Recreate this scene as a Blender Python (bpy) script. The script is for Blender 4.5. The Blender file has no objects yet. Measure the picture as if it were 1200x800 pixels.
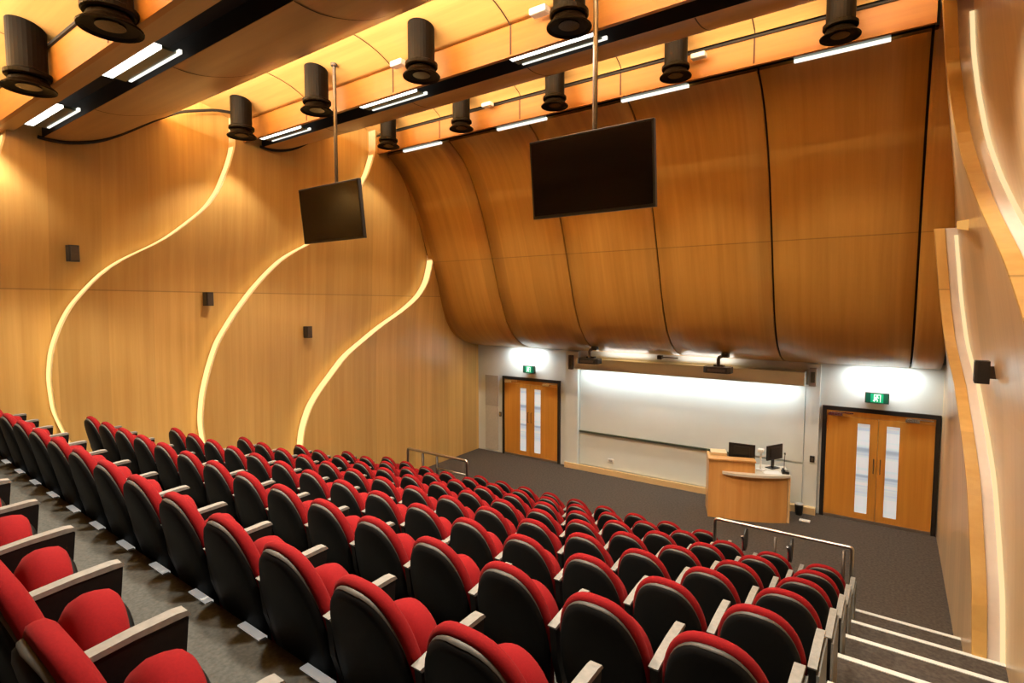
import bpy, bmesh, math, random
import numpy as np
from mathutils import Vector, Matrix
random.seed(7)
scene = bpy.context.scene
COL = scene.collection

# ------------------------------------------------------------------ helpers
def link(o):
    COL.objects.link(o)
    return o

def mesh_from_bm(name, bm, mats, smooth=False):
    bmesh.ops.recalc_face_normals(bm, faces=bm.faces[:])
    me = bpy.data.meshes.new(name)
    bm.to_mesh(me)
    bm.free()
    if not isinstance(mats, (list, tuple)):
        mats = [mats]
    for m in mats:
        me.materials.append(m)
    if smooth:
        for p in me.polygons:
            p.use_smooth = True
    return me

def obj(name, bm, mats, parent=None, smooth=False, loc=None, rot=None):
    o = bpy.data.objects.new(name, mesh_from_bm(name, bm, mats, smooth))
    if parent is not None:
        o.parent = parent
    if loc is not None:
        o.location = loc
    if rot is not None:
        o.rotation_euler = rot
    return link(o)

def tag(o, label, cat, group=None):
    o['label'] = label
    o['category'] = cat
    if group:
        o['group'] = group
    return o

def thing(name, label, cat, loc=(0, 0, 0), rot=(0, 0, 0), group=None):
    o = bpy.data.objects.new(name, None)
    o.empty_display_size = 0.1
    link(o)
    o.location = loc
    o.rotation_euler = rot
    return tag(o, label, cat, group)

def struct(o):
    o['kind'] = 'structure'
    return o

def copy_tree(src, parent=None):
    c = src.copy()
    COL.objects.link(c)
    c.parent = parent
    for ch in list(src.children):
        copy_tree(ch, c)
    return c

def box(bm, x0, x1, y0, y1, z0, z1, mat=0, bev=0.0):
    vs = [bm.verts.new((x, y, z)) for x in (x0, x1) for y in (y0, y1) for z in (z0, z1)]
    fs = []
    for q in ((0, 1, 3, 2), (4, 6, 7, 5), (0, 4, 5, 1), (2, 3, 7, 6), (0, 2, 6, 4), (1, 5, 7, 3)):
        f = bm.faces.new([vs[i] for i in q])
        f.material_index = mat
        fs.append(f)
    if bev > 0:
        es = list({e for f in fs for e in f.edges})
        bmesh.ops.bevel(bm, geom=es, offset=bev, segments=2, affect='EDGES', profile=0.5)
    return bm

def BOX(*a, **k):
    return box(bmesh.new(), *a, **k)

def tube(bm, pts, r, seg=8, cap=True, closed=False):
    pts = [Vector(p) for p in pts]
    n = len(pts)
    rings = []
    prev = None
    for i, p in enumerate(pts):
        if i == 0:
            t = pts[1] - pts[0]
        elif i == n - 1:
            t = pts[-1] - pts[-2]
        else:
            t = (pts[i + 1] - p).normalized() + (p - pts[i - 1]).normalized()
        t.normalize()
        if prev is None:
            a = Vector((0, 0, 1)) if abs(t.z) < 0.9 else Vector((1, 0, 0))
            u = t.cross(a).normalized()
        else:
            u = (prev - t * prev.dot(t)).normalized()
        prev = u
        v = t.cross(u)
        rr = r[i] if isinstance(r, (list, tuple)) else r
        rings.append([bm.verts.new(p + (u * math.cos(2 * math.pi * k / seg) + v * math.sin(2 * math.pi * k / seg)) * rr) for k in range(seg)])
    for i in range(n - 1):
        for k in range(seg):
            bm.faces.new([rings[i][k], rings[i][(k + 1) % seg], rings[i + 1][(k + 1) % seg], rings[i + 1][k]])
    if cap:
        bm.faces.new(rings[0][::-1])
        bm.faces.new(rings[-1])
    return bm

def lathe(bm, prof, seg=28, c=(0, 0, 0)):
    rings = []
    for r, z in prof:
        rings.append([bm.verts.new((c[0] + r * math.cos(2 * math.pi * k / seg), c[1] + r * math.sin(2 * math.pi * k / seg), c[2] + z)) for k in range(seg)])
    for i in range(len(prof) - 1):
        for k in range(seg):
            bm.faces.new([rings[i][k], rings[i][(k + 1) % seg], rings[i + 1][(k + 1) % seg], rings[i + 1][k]])
    bm.faces.new(rings[0][::-1])
    bm.faces.new(rings[-1])
    return bm

def prism(bm, poly, h0, h1, axis='z', mat=0):
    """poly: list of 2-D points, extruded along axis between h0 and h1"""
    def P(a, b, h):
        return {'z': (a, b, h), 'x': (h, a, b), 'y': (a, h, b)}[axis]
    lo = [bm.verts.new(P(a, b, h0)) for a, b in poly]
    hi = [bm.verts.new(P(a, b, h1)) for a, b in poly]
    n = len(poly)
    f = [bm.faces.new(lo[::-1]), bm.faces.new(hi)]
    for i in range(n):
        f.append(bm.faces.new([lo[i], lo[(i + 1) % n], hi[(i + 1) % n], hi[i]]))
    for q in f:
        q.material_index = mat
    return bm

def grid(bm, rows, mat=0):
    """rows: list of lists of 3-D points -> quad sheet"""
    vs = [[bm.verts.new(p) for p in r] for r in rows]
    for i in range(len(vs) - 1):
        for j in range(len(vs[0]) - 1):
            f = bm.faces.new([vs[i][j], vs[i][j + 1], vs[i + 1][j + 1], vs[i + 1][j]])
            f.material_index = mat
    return bm

# ------------------------------------------------------------------ materials
def new_mat(name):
    m = bpy.data.materials.new(name)
    m.use_nodes = True
    nt = m.node_tree
    return m, nt, nt.nodes['Principled BSDF']

def plain(name, col, rough=0.5, metal=0.0, noise=0.0, nscale=40.0, spec=0.5, emit=0.0, ecol=None, bump=0.0, coat=0.0):
    m, nt, b = new_mat(name)
    b.inputs['Base Color'].default_value = (*col, 1)
    b.inputs['Roughness'].default_value = rough
    b.inputs['Metallic'].default_value = metal
    b.inputs['Specular IOR Level'].default_value = spec
    b.inputs['Coat Weight'].default_value = coat
    if emit > 0:
        b.inputs['Emission Color'].default_value = (*(ecol or col), 1)
        b.inputs['Emission Strength'].default_value = emit
    if noise > 0 or bump > 0:
        tc = nt.nodes.new('ShaderNodeTexCoord')
        n = nt.nodes.new('ShaderNodeTexNoise')
        n.inputs['Scale'].default_value = nscale
        n.inputs['Detail'].default_value = 4
        nt.links.new(tc.outputs['Object'], n.inputs['Vector'])
        if noise > 0:
            r = nt.nodes.new('ShaderNodeValToRGB')
            r.color_ramp.elements[0].position = 0.3
            r.color_ramp.elements[1].position = 0.7
            r.color_ramp.elements[0].color = (*[max(0, c * (1 - noise)) for c in col], 1)
            r.color_ramp.elements[1].color = (*[min(1, c * (1 + noise)) for c in col], 1)
            nt.links.new(n.outputs['Fac'], r.inputs['Fac'])
            nt.links.new(r.outputs['Color'], b.inputs['Base Color'])
        if bump > 0:
            bp = nt.nodes.new('ShaderNodeBump')
            bp.inputs['Strength'].default_value = bump
            bp.inputs['Distance'].default_value = 0.004
            nt.links.new(n.outputs['Fac'], bp.inputs['Height'])
            nt.links.new(bp.outputs['Normal'], b.inputs['Normal'])
    return m

def wood(name, c0, c1, scale, rough=0.38, bay=None, seam_z=None, coat=0.15, spec=0.5, upper=0.92):
    """veneer: fine grain plus broad leaf-to-leaf variation; bay = (axis index, width) for veneer sheets"""
    m, nt, b = new_mat(name)
    L = nt.links.new
    tc = nt.nodes.new('ShaderNodeTexCoord')
    mp = nt.nodes.new('ShaderNodeMapping')
    mp.inputs['Scale'].default_value = scale
    L(tc.outputs['Object'], mp.inputs['Vector'])
    n1 = nt.nodes.new('ShaderNodeTexNoise')
    n1.inputs['Scale'].default_value = 1.0
    n1.inputs['Detail'].default_value = 5
    n1.inputs['Roughness'].default_value = 0.65
    L(mp.outputs['Vector'], n1.inputs['Vector'])
    r = nt.nodes.new('ShaderNodeValToRGB')
    r.color_ramp.elements[0].position = 0.3
    r.color_ramp.elements[1].position = 0.72
    r.color_ramp.elements[0].color = (*c0, 1)
    r.color_ramp.elements[1].color = (*c1, 1)
    L(n1.outputs['Fac'], r.inputs['Fac'])
    out = r.outputs['Color']
    sx = nt.nodes.new('ShaderNodeSeparateXYZ')
    L(tc.outputs['Object'], sx.inputs['Vector'])
    if bay:
        d = nt.nodes.new('ShaderNodeMath'); d.operation = 'DIVIDE'
        d.inputs[1].default_value = bay[1]
        L(sx.outputs[bay[0]], d.inputs[0])
        fl = nt.nodes.new('ShaderNodeMath'); fl.operation = 'FLOOR'
        L(d.outputs[0], fl.inputs[0])
        wn = nt.nodes.new('ShaderNodeTexWhiteNoise'); wn.noise_dimensions = '1D'
        L(fl.outputs[0], wn.inputs['W'])
        mr = nt.nodes.new('ShaderNodeMapRange')
        mr.inputs['To Min'].default_value = 0.86
        mr.inputs['To Max'].default_value = 1.1
        L(wn.outputs['Value'], mr.inputs['Value'])
        mx = nt.nodes.new('ShaderNodeVectorMath'); mx.operation = 'SCALE'
        L(out, mx.inputs[0]); L(mr.outputs['Result'], mx.inputs['Scale'])
        out = mx.outputs['Vector']
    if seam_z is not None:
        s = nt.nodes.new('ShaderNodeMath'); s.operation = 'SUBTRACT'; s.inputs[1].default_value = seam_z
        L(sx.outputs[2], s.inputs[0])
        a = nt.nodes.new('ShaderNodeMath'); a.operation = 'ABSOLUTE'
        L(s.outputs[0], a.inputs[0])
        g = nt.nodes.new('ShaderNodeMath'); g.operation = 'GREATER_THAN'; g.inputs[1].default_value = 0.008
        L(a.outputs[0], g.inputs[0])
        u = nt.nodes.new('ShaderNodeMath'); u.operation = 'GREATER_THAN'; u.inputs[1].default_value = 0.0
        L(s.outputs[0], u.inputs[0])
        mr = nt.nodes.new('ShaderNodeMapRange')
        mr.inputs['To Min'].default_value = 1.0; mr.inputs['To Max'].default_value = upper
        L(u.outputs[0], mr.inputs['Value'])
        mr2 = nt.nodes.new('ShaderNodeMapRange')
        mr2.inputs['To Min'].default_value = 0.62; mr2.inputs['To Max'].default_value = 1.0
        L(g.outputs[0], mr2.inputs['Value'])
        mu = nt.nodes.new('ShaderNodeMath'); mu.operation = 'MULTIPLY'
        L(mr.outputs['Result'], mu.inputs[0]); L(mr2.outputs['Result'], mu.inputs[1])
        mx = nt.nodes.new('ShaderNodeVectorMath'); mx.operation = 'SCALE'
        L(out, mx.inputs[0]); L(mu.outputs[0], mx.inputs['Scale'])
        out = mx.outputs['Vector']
    L(out, b.inputs['Base Color'])
    b.inputs['Roughness'].default_value = rough
    b.inputs['Coat Weight'].default_value = coat
    b.inputs['Coat Roughness'].default_value = 0.3
    b.inputs['Specular IOR Level'].default_value = spec
    return m

def emis(name, col, strength):
    m = bpy.data.materials.new(name)
    m.use_nodes = True
    nt = m.node_tree
    nt.nodes.clear()
    o = nt.nodes.new('ShaderNodeOutputMaterial')
    e = nt.nodes.new('ShaderNodeEmission')
    e.inputs['Color'].default_value = (*col, 1)
    e.inputs['Strength'].default_value = strength
    nt.links.new(e.outputs[0], o.inputs[0])
    return m

M = {}
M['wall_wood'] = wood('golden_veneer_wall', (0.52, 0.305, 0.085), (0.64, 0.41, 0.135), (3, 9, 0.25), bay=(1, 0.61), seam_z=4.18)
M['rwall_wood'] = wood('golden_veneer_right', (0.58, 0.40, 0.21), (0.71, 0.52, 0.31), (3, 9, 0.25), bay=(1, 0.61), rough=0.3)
M['front_wood'] = wood('amber_veneer_front', (0.40, 0.205, 0.040), (0.52, 0.290, 0.068), (9, 0.3, 0.3), bay=(0, 0.64), rough=0.36, coat=0.25, seam_z=5.0, upper=1.03)
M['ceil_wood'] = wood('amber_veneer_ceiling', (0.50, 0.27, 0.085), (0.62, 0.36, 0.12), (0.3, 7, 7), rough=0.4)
M['fascia'] = wood('orange_veneer_fascia', (0.30, 0.110, 0.014), (0.38, 0.155, 0.022), (0.3, 9, 9), rough=0.45)
M['door_wood'] = wood('orange_veneer_door', (0.50, 0.21, 0.03), (0.62, 0.30, 0.05), (14, 3, 0.4), rough=0.35)
M['lect_wood'] = wood('beech_veneer_lectern', (0.56, 0.27, 0.07), (0.68, 0.37, 0.12), (9, 9, 0.4), rough=0.4)
M['pale_wood'] = wood('pale_timber', (0.66, 0.46, 0.22), (0.76, 0.56, 0.30), (1, 6, 6), rough=0.5)
M['reveal'] = plain('pale_pinkish_reveal', (0.74, 0.66, 0.59), 0.45, noise=0.05, nscale=6)
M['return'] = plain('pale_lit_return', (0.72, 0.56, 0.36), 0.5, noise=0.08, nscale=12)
M['gap'] = plain('shadow_gap_black', (0.012, 0.008, 0.006), 0.8)
M['seam'] = plain('seam_brown', (0.045, 0.018, 0.008), 0.7)
M['carpet'] = plain('stage_carpet', (0.068, 0.058, 0.05), 0.95, noise=0.28, nscale=30, spec=0.1, bump=0.3)
M['tier_carpet'] = plain('tier_carpet', (0.088, 0.088, 0.080), 0.95, noise=0.2, nscale=55, spec=0.1, bump=0.3)
M['plate'] = plain('edge_plate_added_glow', (0.86, 0.88, 0.84), 0.35, noise=0.03, nscale=20, emit=0.3)  # slight emission added so the unlit plates read white
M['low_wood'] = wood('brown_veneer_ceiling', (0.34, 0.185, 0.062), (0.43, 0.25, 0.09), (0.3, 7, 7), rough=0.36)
M['nosing'] = plain('white_nosing', (0.70, 0.72, 0.68), 0.5, noise=0.06, nscale=30)
M['white_wall'] = plain('white_paint', (0.67, 0.73, 0.73), 0.6, noise=0.03, nscale=3)
M['beige'] = plain('beige_paint', (0.56, 0.57, 0.53), 0.6, noise=0.03, nscale=3)
M['board'] = plain('whiteboard_enamel', (0.68, 0.75, 0.75), 0.22, noise=0.02, nscale=2)
M['grey_panel'] = plain('grey_panel', (0.34, 0.33, 0.31), 0.7, noise=0.05, nscale=20)
M['grey_panel2'] = plain('light_grey_panel', (0.46, 0.46, 0.43), 0.7, noise=0.05, nscale=20)
M['black'] = plain('black_plastic', (0.012, 0.012, 0.012), 0.42, noise=0.2, nscale=90)
M['shell'] = plain('seat_shell_black', (0.0055, 0.0055, 0.0055), 0.55, noise=0.12, nscale=60, spec=0.16)
M['rim'] = plain('seat_rim_edge_light', (0.075, 0.069, 0.060), 0.5, noise=0.1, nscale=40)
M['armcap'] = plain('armrest_grey', (0.22, 0.212, 0.19), 0.5, noise=0.12, nscale=50)
M['armpanel'] = plain('arm_panel_dark', (0.009, 0.0065, 0.006), 0.5, noise=0.2, nscale=60, spec=0.2)
M['endpanel'] = plain('row_end_panel_grey', (0.16, 0.16, 0.145), 0.5, noise=0.1, nscale=40)
M['steel'] = plain('brushed_steel', (0.62, 0.58, 0.52), 0.28, metal=1.0, noise=0.05, nscale=60)
M['dark_steel'] = plain('dark_steel', (0.10, 0.085, 0.075), 0.4, metal=0.7, noise=0.1, nscale=60)
M['can'] = plain('downlight_bronze_black', (0.0035, 0.002, 0.0014), 0.45, noise=0.2, nscale=30, spec=0.08)
M['bracket'] = plain('bracket_dark', (0.05, 0.035, 0.025), 0.5, noise=0.1)
M['screen'] = plain('screen_glass', (0.006, 0.005, 0.006), 0.12, noise=0.05, nscale=2, spec=0.5)
M['bezel'] = plain('screen_bezel', (0.012, 0.011, 0.011), 0.35, noise=0.1)
M['led'] = emis('warm_led', (1.0, 0.66, 0.25), 1.7)
M['led_soft'] = emis('warm_led_soft', (1.0, 0.72, 0.36), 1.15)
M['spill_orange'] = emis('orange_light_spill', (1.0, 0.48, 0.12), 0.85)  # painted light spill on the right wall, no lamp of its own
M['tube'] = emis('fluorescent', (0.97, 1.0, 0.93), 4.0)
M['tube_thin'] = emis('fluorescent_edge', (1.0, 0.97, 0.85), 1.3)
M['louvre'] = plain('louvre_green_grey', (0.10, 0.13, 0.10), 0.3, metal=0.5, noise=0.1)
M['lens'] = plain('downlight_lens', (0.02, 0.017, 0.014), 0.15, noise=0.1)
M['white_plastic'] = plain('white_plastic', (0.75, 0.74, 0.70), 0.4, noise=0.03)
M['chrome'] = plain('chrome', (0.75, 0.75, 0.75), 0.2, metal=1.0, noise=0.03)
M['paper'] = plain('paper_white', (0.80, 0.80, 0.77), 0.7, noise=0.03)
M['counter'] = plain('counter_laminate', (0.66, 0.62, 0.52), 0.4, noise=0.05, nscale=20)
M['exit_green'] = plain('exit_green', (0.0, 0.20, 0.085), 0.5, emit=0.55, ecol=(0.0, 0.45, 0.2), noise=0.05)
M['exit_dark'] = plain('exit_dark_green', (0.0, 0.06, 0.035), 0.4, noise=0.05, emit=0.08, ecol=(0.0, 0.4, 0.2))
M['exit_white'] = plain('exit_white', (0.8, 0.9, 0.82), 0.5, emit=0.9, ecol=(0.7, 1.0, 0.8))
M['plaster'] = plain('dim_plaster', (0.35, 0.25, 0.15), 0.8, noise=0.05, nscale=3)

def red_fabric():
    m, nt, b = new_mat('red_wool')
    L = nt.links.new
    tc = nt.nodes.new('ShaderNodeTexCoord')
    n = nt.nodes.new('ShaderNodeTexNoise'); n.inputs['Scale'].default_value = 160; n.inputs['Detail'].default_value = 3
    L(tc.outputs['Object'], n.inputs['Vector'])
    r = nt.nodes.new('ShaderNodeValToRGB')
    r.color_ramp.elements[0].color = (0.175, 0.005, 0.007, 1)
    r.color_ramp.elements[1].color = (0.26, 0.008, 0.010, 1)
    L(n.outputs['Fac'], r.inputs['Fac']); L(r.outputs['Color'], b.inputs['Base Color'])
    b.inputs['Roughness'].default_value = 0.9
    b.inputs['Specular IOR Level'].default_value = 0.15
    b.inputs['Sheen Weight'].default_value = 0.03
    b.inputs['Sheen Tint'].default_value = (1.0, 0.35, 0.3, 1)
    bp = nt.nodes.new('ShaderNodeBump'); bp.inputs['Strength'].default_value = 0.15; bp.inputs['Distance'].default_value = 0.002
    L(n.outputs['Fac'], bp.inputs['Height']); L(bp.outputs['Normal'], b.inputs['Normal'])
    return m
M['red'] = red_fabric()

def frosted():
    m, nt, b = new_mat('frosted_vision_glass')
    L = nt.links.new
    tc = nt.nodes.new('ShaderNodeTexCoord')
    sx = nt.nodes.new('ShaderNodeSeparateXYZ'); L(tc.outputs['Object'], sx.inputs['Vector'])
    mu = nt.nodes.new('ShaderNodeMath'); mu.operation = 'MULTIPLY'; mu.inputs[1].default_value = 2.6
    L(sx.outputs[2], mu.inputs[0])
    n = nt.nodes.new('ShaderNodeTexNoise'); n.noise_dimensions = '1D'; n.inputs['Detail'].default_value = 3
    n.inputs['Scale'].default_value = 1.6
    L(mu.outputs[0], n.inputs['W'])
    r = nt.nodes.new('ShaderNodeValToRGB')
    r.color_ramp.elements[0].position = 0.33; r.color_ramp.elements[0].color = (0.30, 0.42, 0.55, 1)
    r.color_ramp.elements[1].position = 0.5; r.color_ramp.elements[1].color = (0.66, 0.77, 0.86, 1)
    L(n.outputs['Fac'], r.inputs['Fac']); L(r.outputs['Color'], b.inputs['Base Color'])
    L(r.outputs['Color'], b.inputs['Emission Color'])
    b.inputs['Emission Strength'].default_value = 0.45  # emission stands in for the bright corridor behind the glass
    b.inputs['Roughness'].default_value = 0.25
    return m
M['frosted'] = frosted()

# ------------------------------------------------------------------ room numbers (metres; camera over the origin)
XL, XR, YF = -9.35, 0.90, 11.69
PITCH, ROW, RISE = 0.5127, 0.9105, 0.3064
X0, Y0 = -0.538, 7.675
def bend(x):
    return 0.0012 * (x + 4) ** 2 - 0.026 * (x + 4)
def apexY(k, x):
    return Y0 - ROW * k + bend(x)
def edgeY(k, x):            # front edge of tier k (k >= 1)
    return apexY(k - 1, x) + (0.055 if k == 8 else -0.01)

def smooth_curve(pts, n=90, z0=None, z1=None):
    """pts (Y, z) sorted by z -> function Y(z), smoothed"""
    pts = sorted(pts, key=lambda p: p[1])
    zz = np.array([p[1] for p in pts]); yy = np.array([p[0] for p in pts])
    g = np.linspace(zz[0] - 0.6, zz[-1] + 0.6, 400)
    v = np.interp(g, zz, yy)
    ker = np.hanning(25); ker /= ker.sum()
    v = np.convolve(np.pad(v, 12, mode='edge'), ker, mode='valid')
    return lambda z: float(np.interp(z, g, v))

S0 = smooth_curve([(p[0] - 2.90, p[1] - 0.55) for p in [(4.97, 7.2), (4.95, 6.6), (4.85, 6.27), (4.67, 5.84), (4.47, 5.54), (4.18, 5.27), (3.86, 4.99), (3.56, 4.8), (3.28, 4.65), (3.01, 4.43), (2.8, 4.18), (2.62, 3.94), (2.49, 3.65), (2.4, 3.36), (2.36, 3.0), (2.39, 2.55), (2.5, 2.2), (2.75, 1.5)]])
S1 = smooth_curve([(4.97, 7.2), (4.95, 6.6), (4.85, 6.27), (4.67, 5.84), (4.47, 5.54), (4.18, 5.27), (3.86, 4.99), (3.56, 4.8), (3.28, 4.65), (3.01, 4.43), (2.8, 4.18), (2.62, 3.94), (2.49, 3.65), (2.4, 3.36), (2.36, 3.0), (2.39, 2.55), (2.5, 2.2), (2.75, 1.5)])
S2 = smooth_curve([(7.97, 7.8), (7.97, 7.2), (7.79, 6.72), (7.23, 5.84), (6.42, 5.16), (5.87, 4.88), (5.53, 4.58), (5.2, 4.23), (4.88, 3.82), (4.58, 3.36), (4.43, 2.94), (4.32, 2.53), (4.27, 2.11), (4.29, 1.82), (4.45, 1.0)])
S3 = smooth_curve([(9.75, 7.8), (9.72, 5.2), (9.68, 4.95), (9.55, 4.53), (9.25, 4.16), (8.71, 3.82), (8.07, 3.51), (7.49, 3.15), (7.16, 2.96), (6.84, 2.63), (6.53, 2.32), (6.29, 2.02), (6.13, 1.63), (6.07, 1.3), (6.1, 0.6)])
D = 0.22

# ------------------------------------------------------------------ floors
def tier_poly(yf, yb, n=12):
    xs = [XL + (XR + 0.35 - XL) * i / n for i in range(n + 1)]
    return [(x, yf(x)) for x in xs] + [(x, yb(x)) for x in reversed(xs)]
o = obj('floor', prism(bmesh.new(), tier_poly(lambda x: YF + 0.3, lambda x: edgeY(1, x) - 0.02), -0.2, 0.0), M['carpet']); struct(o)
NT = 9
for k in range(1, NT + 1):
    yb = (lambda x, k=k: edgeY(k + 1, x) - 0.02) if k < NT else (lambda x: -3.2)
    z = RISE * k
    o = obj('floor', prism(bmesh.new(), tier_poly(lambda x, k=k: edgeY(k, x), yb), z - RISE - 0.06, z), M['tier_carpet'] if k > 4 else M['carpet'])
    struct(o)
trim_n = 0
def trim(bm, mats, smooth=False, name=None):
    global trim_n
    trim_n += 1
    return struct(obj('trim_%d' % trim_n, bm, mats, smooth=smooth))
def nosing(k, x0, x1, w=0.05, mat='nosing'):
    bm = bmesh.new()
    n = 10
    prof = [(0.004, -0.03), (0.004, 0.006), (-w, 0.006), (-w, -0.03)]
    rows = []
    for i in range(n + 1):
        x = x0 + (x1 - x0) * i / n
        rows.append([(x, edgeY(k, x) + a, RISE * k + b) for a, b in prof])
    grid(bm, rows)
    trim(bm, M[mat])
for k in range(1, NT + 1):
    nosing(k, -0.27, XR + 0.1 if k < 2 else XR + 0.3)      # right aisle steps
    nosing(k, XL + 0.02, -7.98)                            # left aisle steps
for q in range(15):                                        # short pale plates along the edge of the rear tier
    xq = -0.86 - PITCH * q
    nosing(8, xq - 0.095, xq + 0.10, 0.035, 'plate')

# ------------------------------------------------------------------ left wall: lapped wave panels
def left_panel(Ya, Yb, z0, z1, Da, nu=14, nz=70, wallx=XL, sgn=1, name='wall_left', mat=None, wallfn=None):
    bm = bmesh.new()
    rows = []
    for i in range(nz + 1):
        z = z0 + (z1 - z0) * i / nz
        a, b = Ya(z), Yb(z)
        r = []
        for j in range(nu + 1):
            u = j / nu
            y = a + (b - a) * u
            d = Da * (1 - u)
            if Da > 0 and j == 0:
                d = Da
            x0 = wallx if wallfn is None else wallfn(y, z)
            r.append((x0 + sgn * d, y, z))
        rows.append(r)
    grid(bm, rows)
    # return face at the leading edge
    if Da > 0:
        rr = []
        for i in range(nz + 1):
            z = z0 + (z1 - z0) * i / nz
            y = Ya(z)
            x0 = wallx if wallfn is None else wallfn(y, z)
            rr.append([(x0 - sgn * 0.05, y, z), (x0 + sgn * Da, y, z)])
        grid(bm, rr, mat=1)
    return struct(obj(name, bm, [mat or M['wall_wood'], M['return']], smooth=True))
def flat(v):
    return lambda z: v
left_panel(flat(-3.3), S0, 0, 8.3, 0)
left_panel(S0, S1, 0, 8.3, D)
left_panel(S1, S2, 0, 8.3, D)
left_panel(S2, S3, 0, 8.3, D)
left_panel(S3, flat(YF), 0, 8.3, D)

def led_strip(Yc, z0, z1, label, wallfn, sgn, w=0.10, off=0.03, n=90, group=None, mat=None):
    bm = bmesh.new()
    rows = []
    for i in range(n + 1):
        z = z0 + (z1 - z0) * i / n
        y = Yc(z) - 0.012
        x0 = wallfn(y, z)
        rows.append([(x0 + sgn * off, y, z), (x0 + sgn * (off + w), y, z)])
    grid(bm, rows)
    o = obj('glow_strip', bm, mat or M['led'])
    tag(o, label, 'light strip', group)
    return o
lw = lambda y, z: XL
led_strip(S0, 5.2, 6.1, 'short tip of glowing light strip at far left edge of the wooden wall', lw, 1)
led_strip(S1, 1.9, 6.62, 'glowing S-shaped light strip nearest the camera on the left wooden wall', lw, 1, w=0.15)
led_strip(S2, 1.3, 7.15, 'glowing S-shaped light strip in the middle of the left wooden wall', lw, 1, w=0.15)
led_strip(S3, 0.7, 5.05, 'glowing S-shaped light strip on the left wall beside the curved front panels', lw, 1, w=0.17)

# ------------------------------------------------------------------ right wall
def rw(y, z):
    return 0.72 + 0.05 * (YF - y) - 0.10 * max(0.0, z - 3.0)
R3 = smooth_curve([(9.45, 8.2), (9.42, 4.85), (9.40, 4.06), (9.2, 3.47), (8.5, 2.91), (8.03, 2.6), (7.47, 2.17), (7.08, 1.59), (6.83, 1.18), (6.65, 0.5), (6.6, -0.2)])
R2 = smooth_curve([(7.3, 8.2), (7.39, 6.93), (7.47, 6.57), (7.36, 6.1), (7.13, 5.6), (6.69, 5.14), (6.21, 4.77), (5.5, 4.3), (4.9, 3.7), (4.5, 3.0), (4.3, 2.2), (4.25, 1.2)])
R1 = smooth_curve([(y - 3.0, z - 0.2) for y, z in [(7.3, 8.2), (7.39, 6.93), (7.47, 6.57), (7.36, 6.1), (7.13, 5.6), (6.69, 5.14), (6.21, 4.77), (5.5, 4.3), (4.9, 3.7), (4.5, 3.0), (4.3, 2.2), (4.25, 1.2)]])
def nosed_right(Ya, Yb, z0, z1, Da, first=False):
    """right wall panel with a rounded timber nose at its leading (camera side) edge"""
    bm = bmesh.new()
    nz = 70
    rows, rr = [], []
    for i in range(nz + 1):
        z = z0 + (z1 - z0) * i / nz
        a, b = Ya(z), Yb(z)
        r = []
        us = [0] + [0.015, 0.04, 0.08, 0.15, 0.3, 0.5, 0.75, 1.0]
        for u in us:
            y = a + (b - a) * u
            d = Da * (1 - u)
            r.append((rw(y, z) - d, y, z))
        rows.append(r)
        if Da > 0:
            x = rw(a, z)
            rr.append([(x + 0.05, a, z), (x - Da * 0.52, a, z)])
    grid(bm, rows)
    if Da > 0:
        grid(bm, rr, mat=1)
        nb = []
        for i in range(nz + 1):
            z = z0 + (z1 - z0) * i / nz
            a = Ya(z)
            x = rw(a, z)
            nb.append([(x - Da * 0.52, a, z), (x - Da * 0.54, a - 0.03, z), (x - Da * 0.98, a - 0.03, z), (x - Da, a, z)])
        grid(bm, nb, mat=2)
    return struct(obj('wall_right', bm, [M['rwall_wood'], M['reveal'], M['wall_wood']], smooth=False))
nosed_right(flat(-3.3), R1, 0, 8.3, 0)
nosed_right(R1, R2, 0, 8.3, 0.25)
nosed_right(R2, R3, 0, 8.3, 0.25)
nosed_right(R3, flat(YF), 0, 5.0, 0.25)
struct(obj('wall_right', grid(bmesh.new(), [[(rw(y, z) + 0.01, y, z) for y in (8.6, 9.45, 10.8, YF)] for z in (4.9, 5.6, 6.4, 7.2, 8.3)]), M['rwall_wood']))
led_strip(R3, 0.05, 4.9, 'long curved glowing light strip on the right wall beside the doors', rw, -1, w=0.04, off=0.0, mat=M['led_soft'])
led_strip(R2, 3.2, 6.95, 'curved glowing light strip on the right wall at the upper right corner', rw, -1, w=0.04, off=0.0, mat=M['led_soft'])
# emissive bands painting the light spill on the wall where the panels stop
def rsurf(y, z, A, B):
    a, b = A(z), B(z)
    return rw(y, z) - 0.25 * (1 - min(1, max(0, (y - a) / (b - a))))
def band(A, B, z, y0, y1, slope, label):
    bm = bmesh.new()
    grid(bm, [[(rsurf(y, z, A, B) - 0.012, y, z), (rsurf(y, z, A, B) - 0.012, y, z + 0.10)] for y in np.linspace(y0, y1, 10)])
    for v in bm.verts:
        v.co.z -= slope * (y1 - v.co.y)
    tag(obj('glow_strip', bm, M['spill_orange']), label, 'light strip')
band(R2, R3, 4.98, 6.62, 9.38, 0.115, 'short level orange band of painted light spill high on the right wall')
band(R1, R2, 7.2, 5.6, 7.36, 0.33, 'short level orange band of painted light spill at the top right corner under the ceiling')

# ------------------------------------------------------------------ back wall
struct(obj('wall_back', BOX(XL - 0.2, 1.7, -3.4, -3.2, 0, 8.3), M['wall_wood']))

# ------------------------------------------------------------------ front wall
struct(obj('wall_front', BOX(XL - 0.1, 1.0, YF, YF + 0.15, 0, 3.0), M['white_wall']))
# white piers framing the whiteboard bay
struct(obj('pillar', BOX(-6.52, -6.19, YF - 0.13, YF - 0.001, 0.0, 2.86), M['white_wall']))
struct(obj('pillar', BOX(-1.33, -1.10, YF - 0.06, YF - 0.001, 0.0, 2.86), M['white_wall']))
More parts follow.
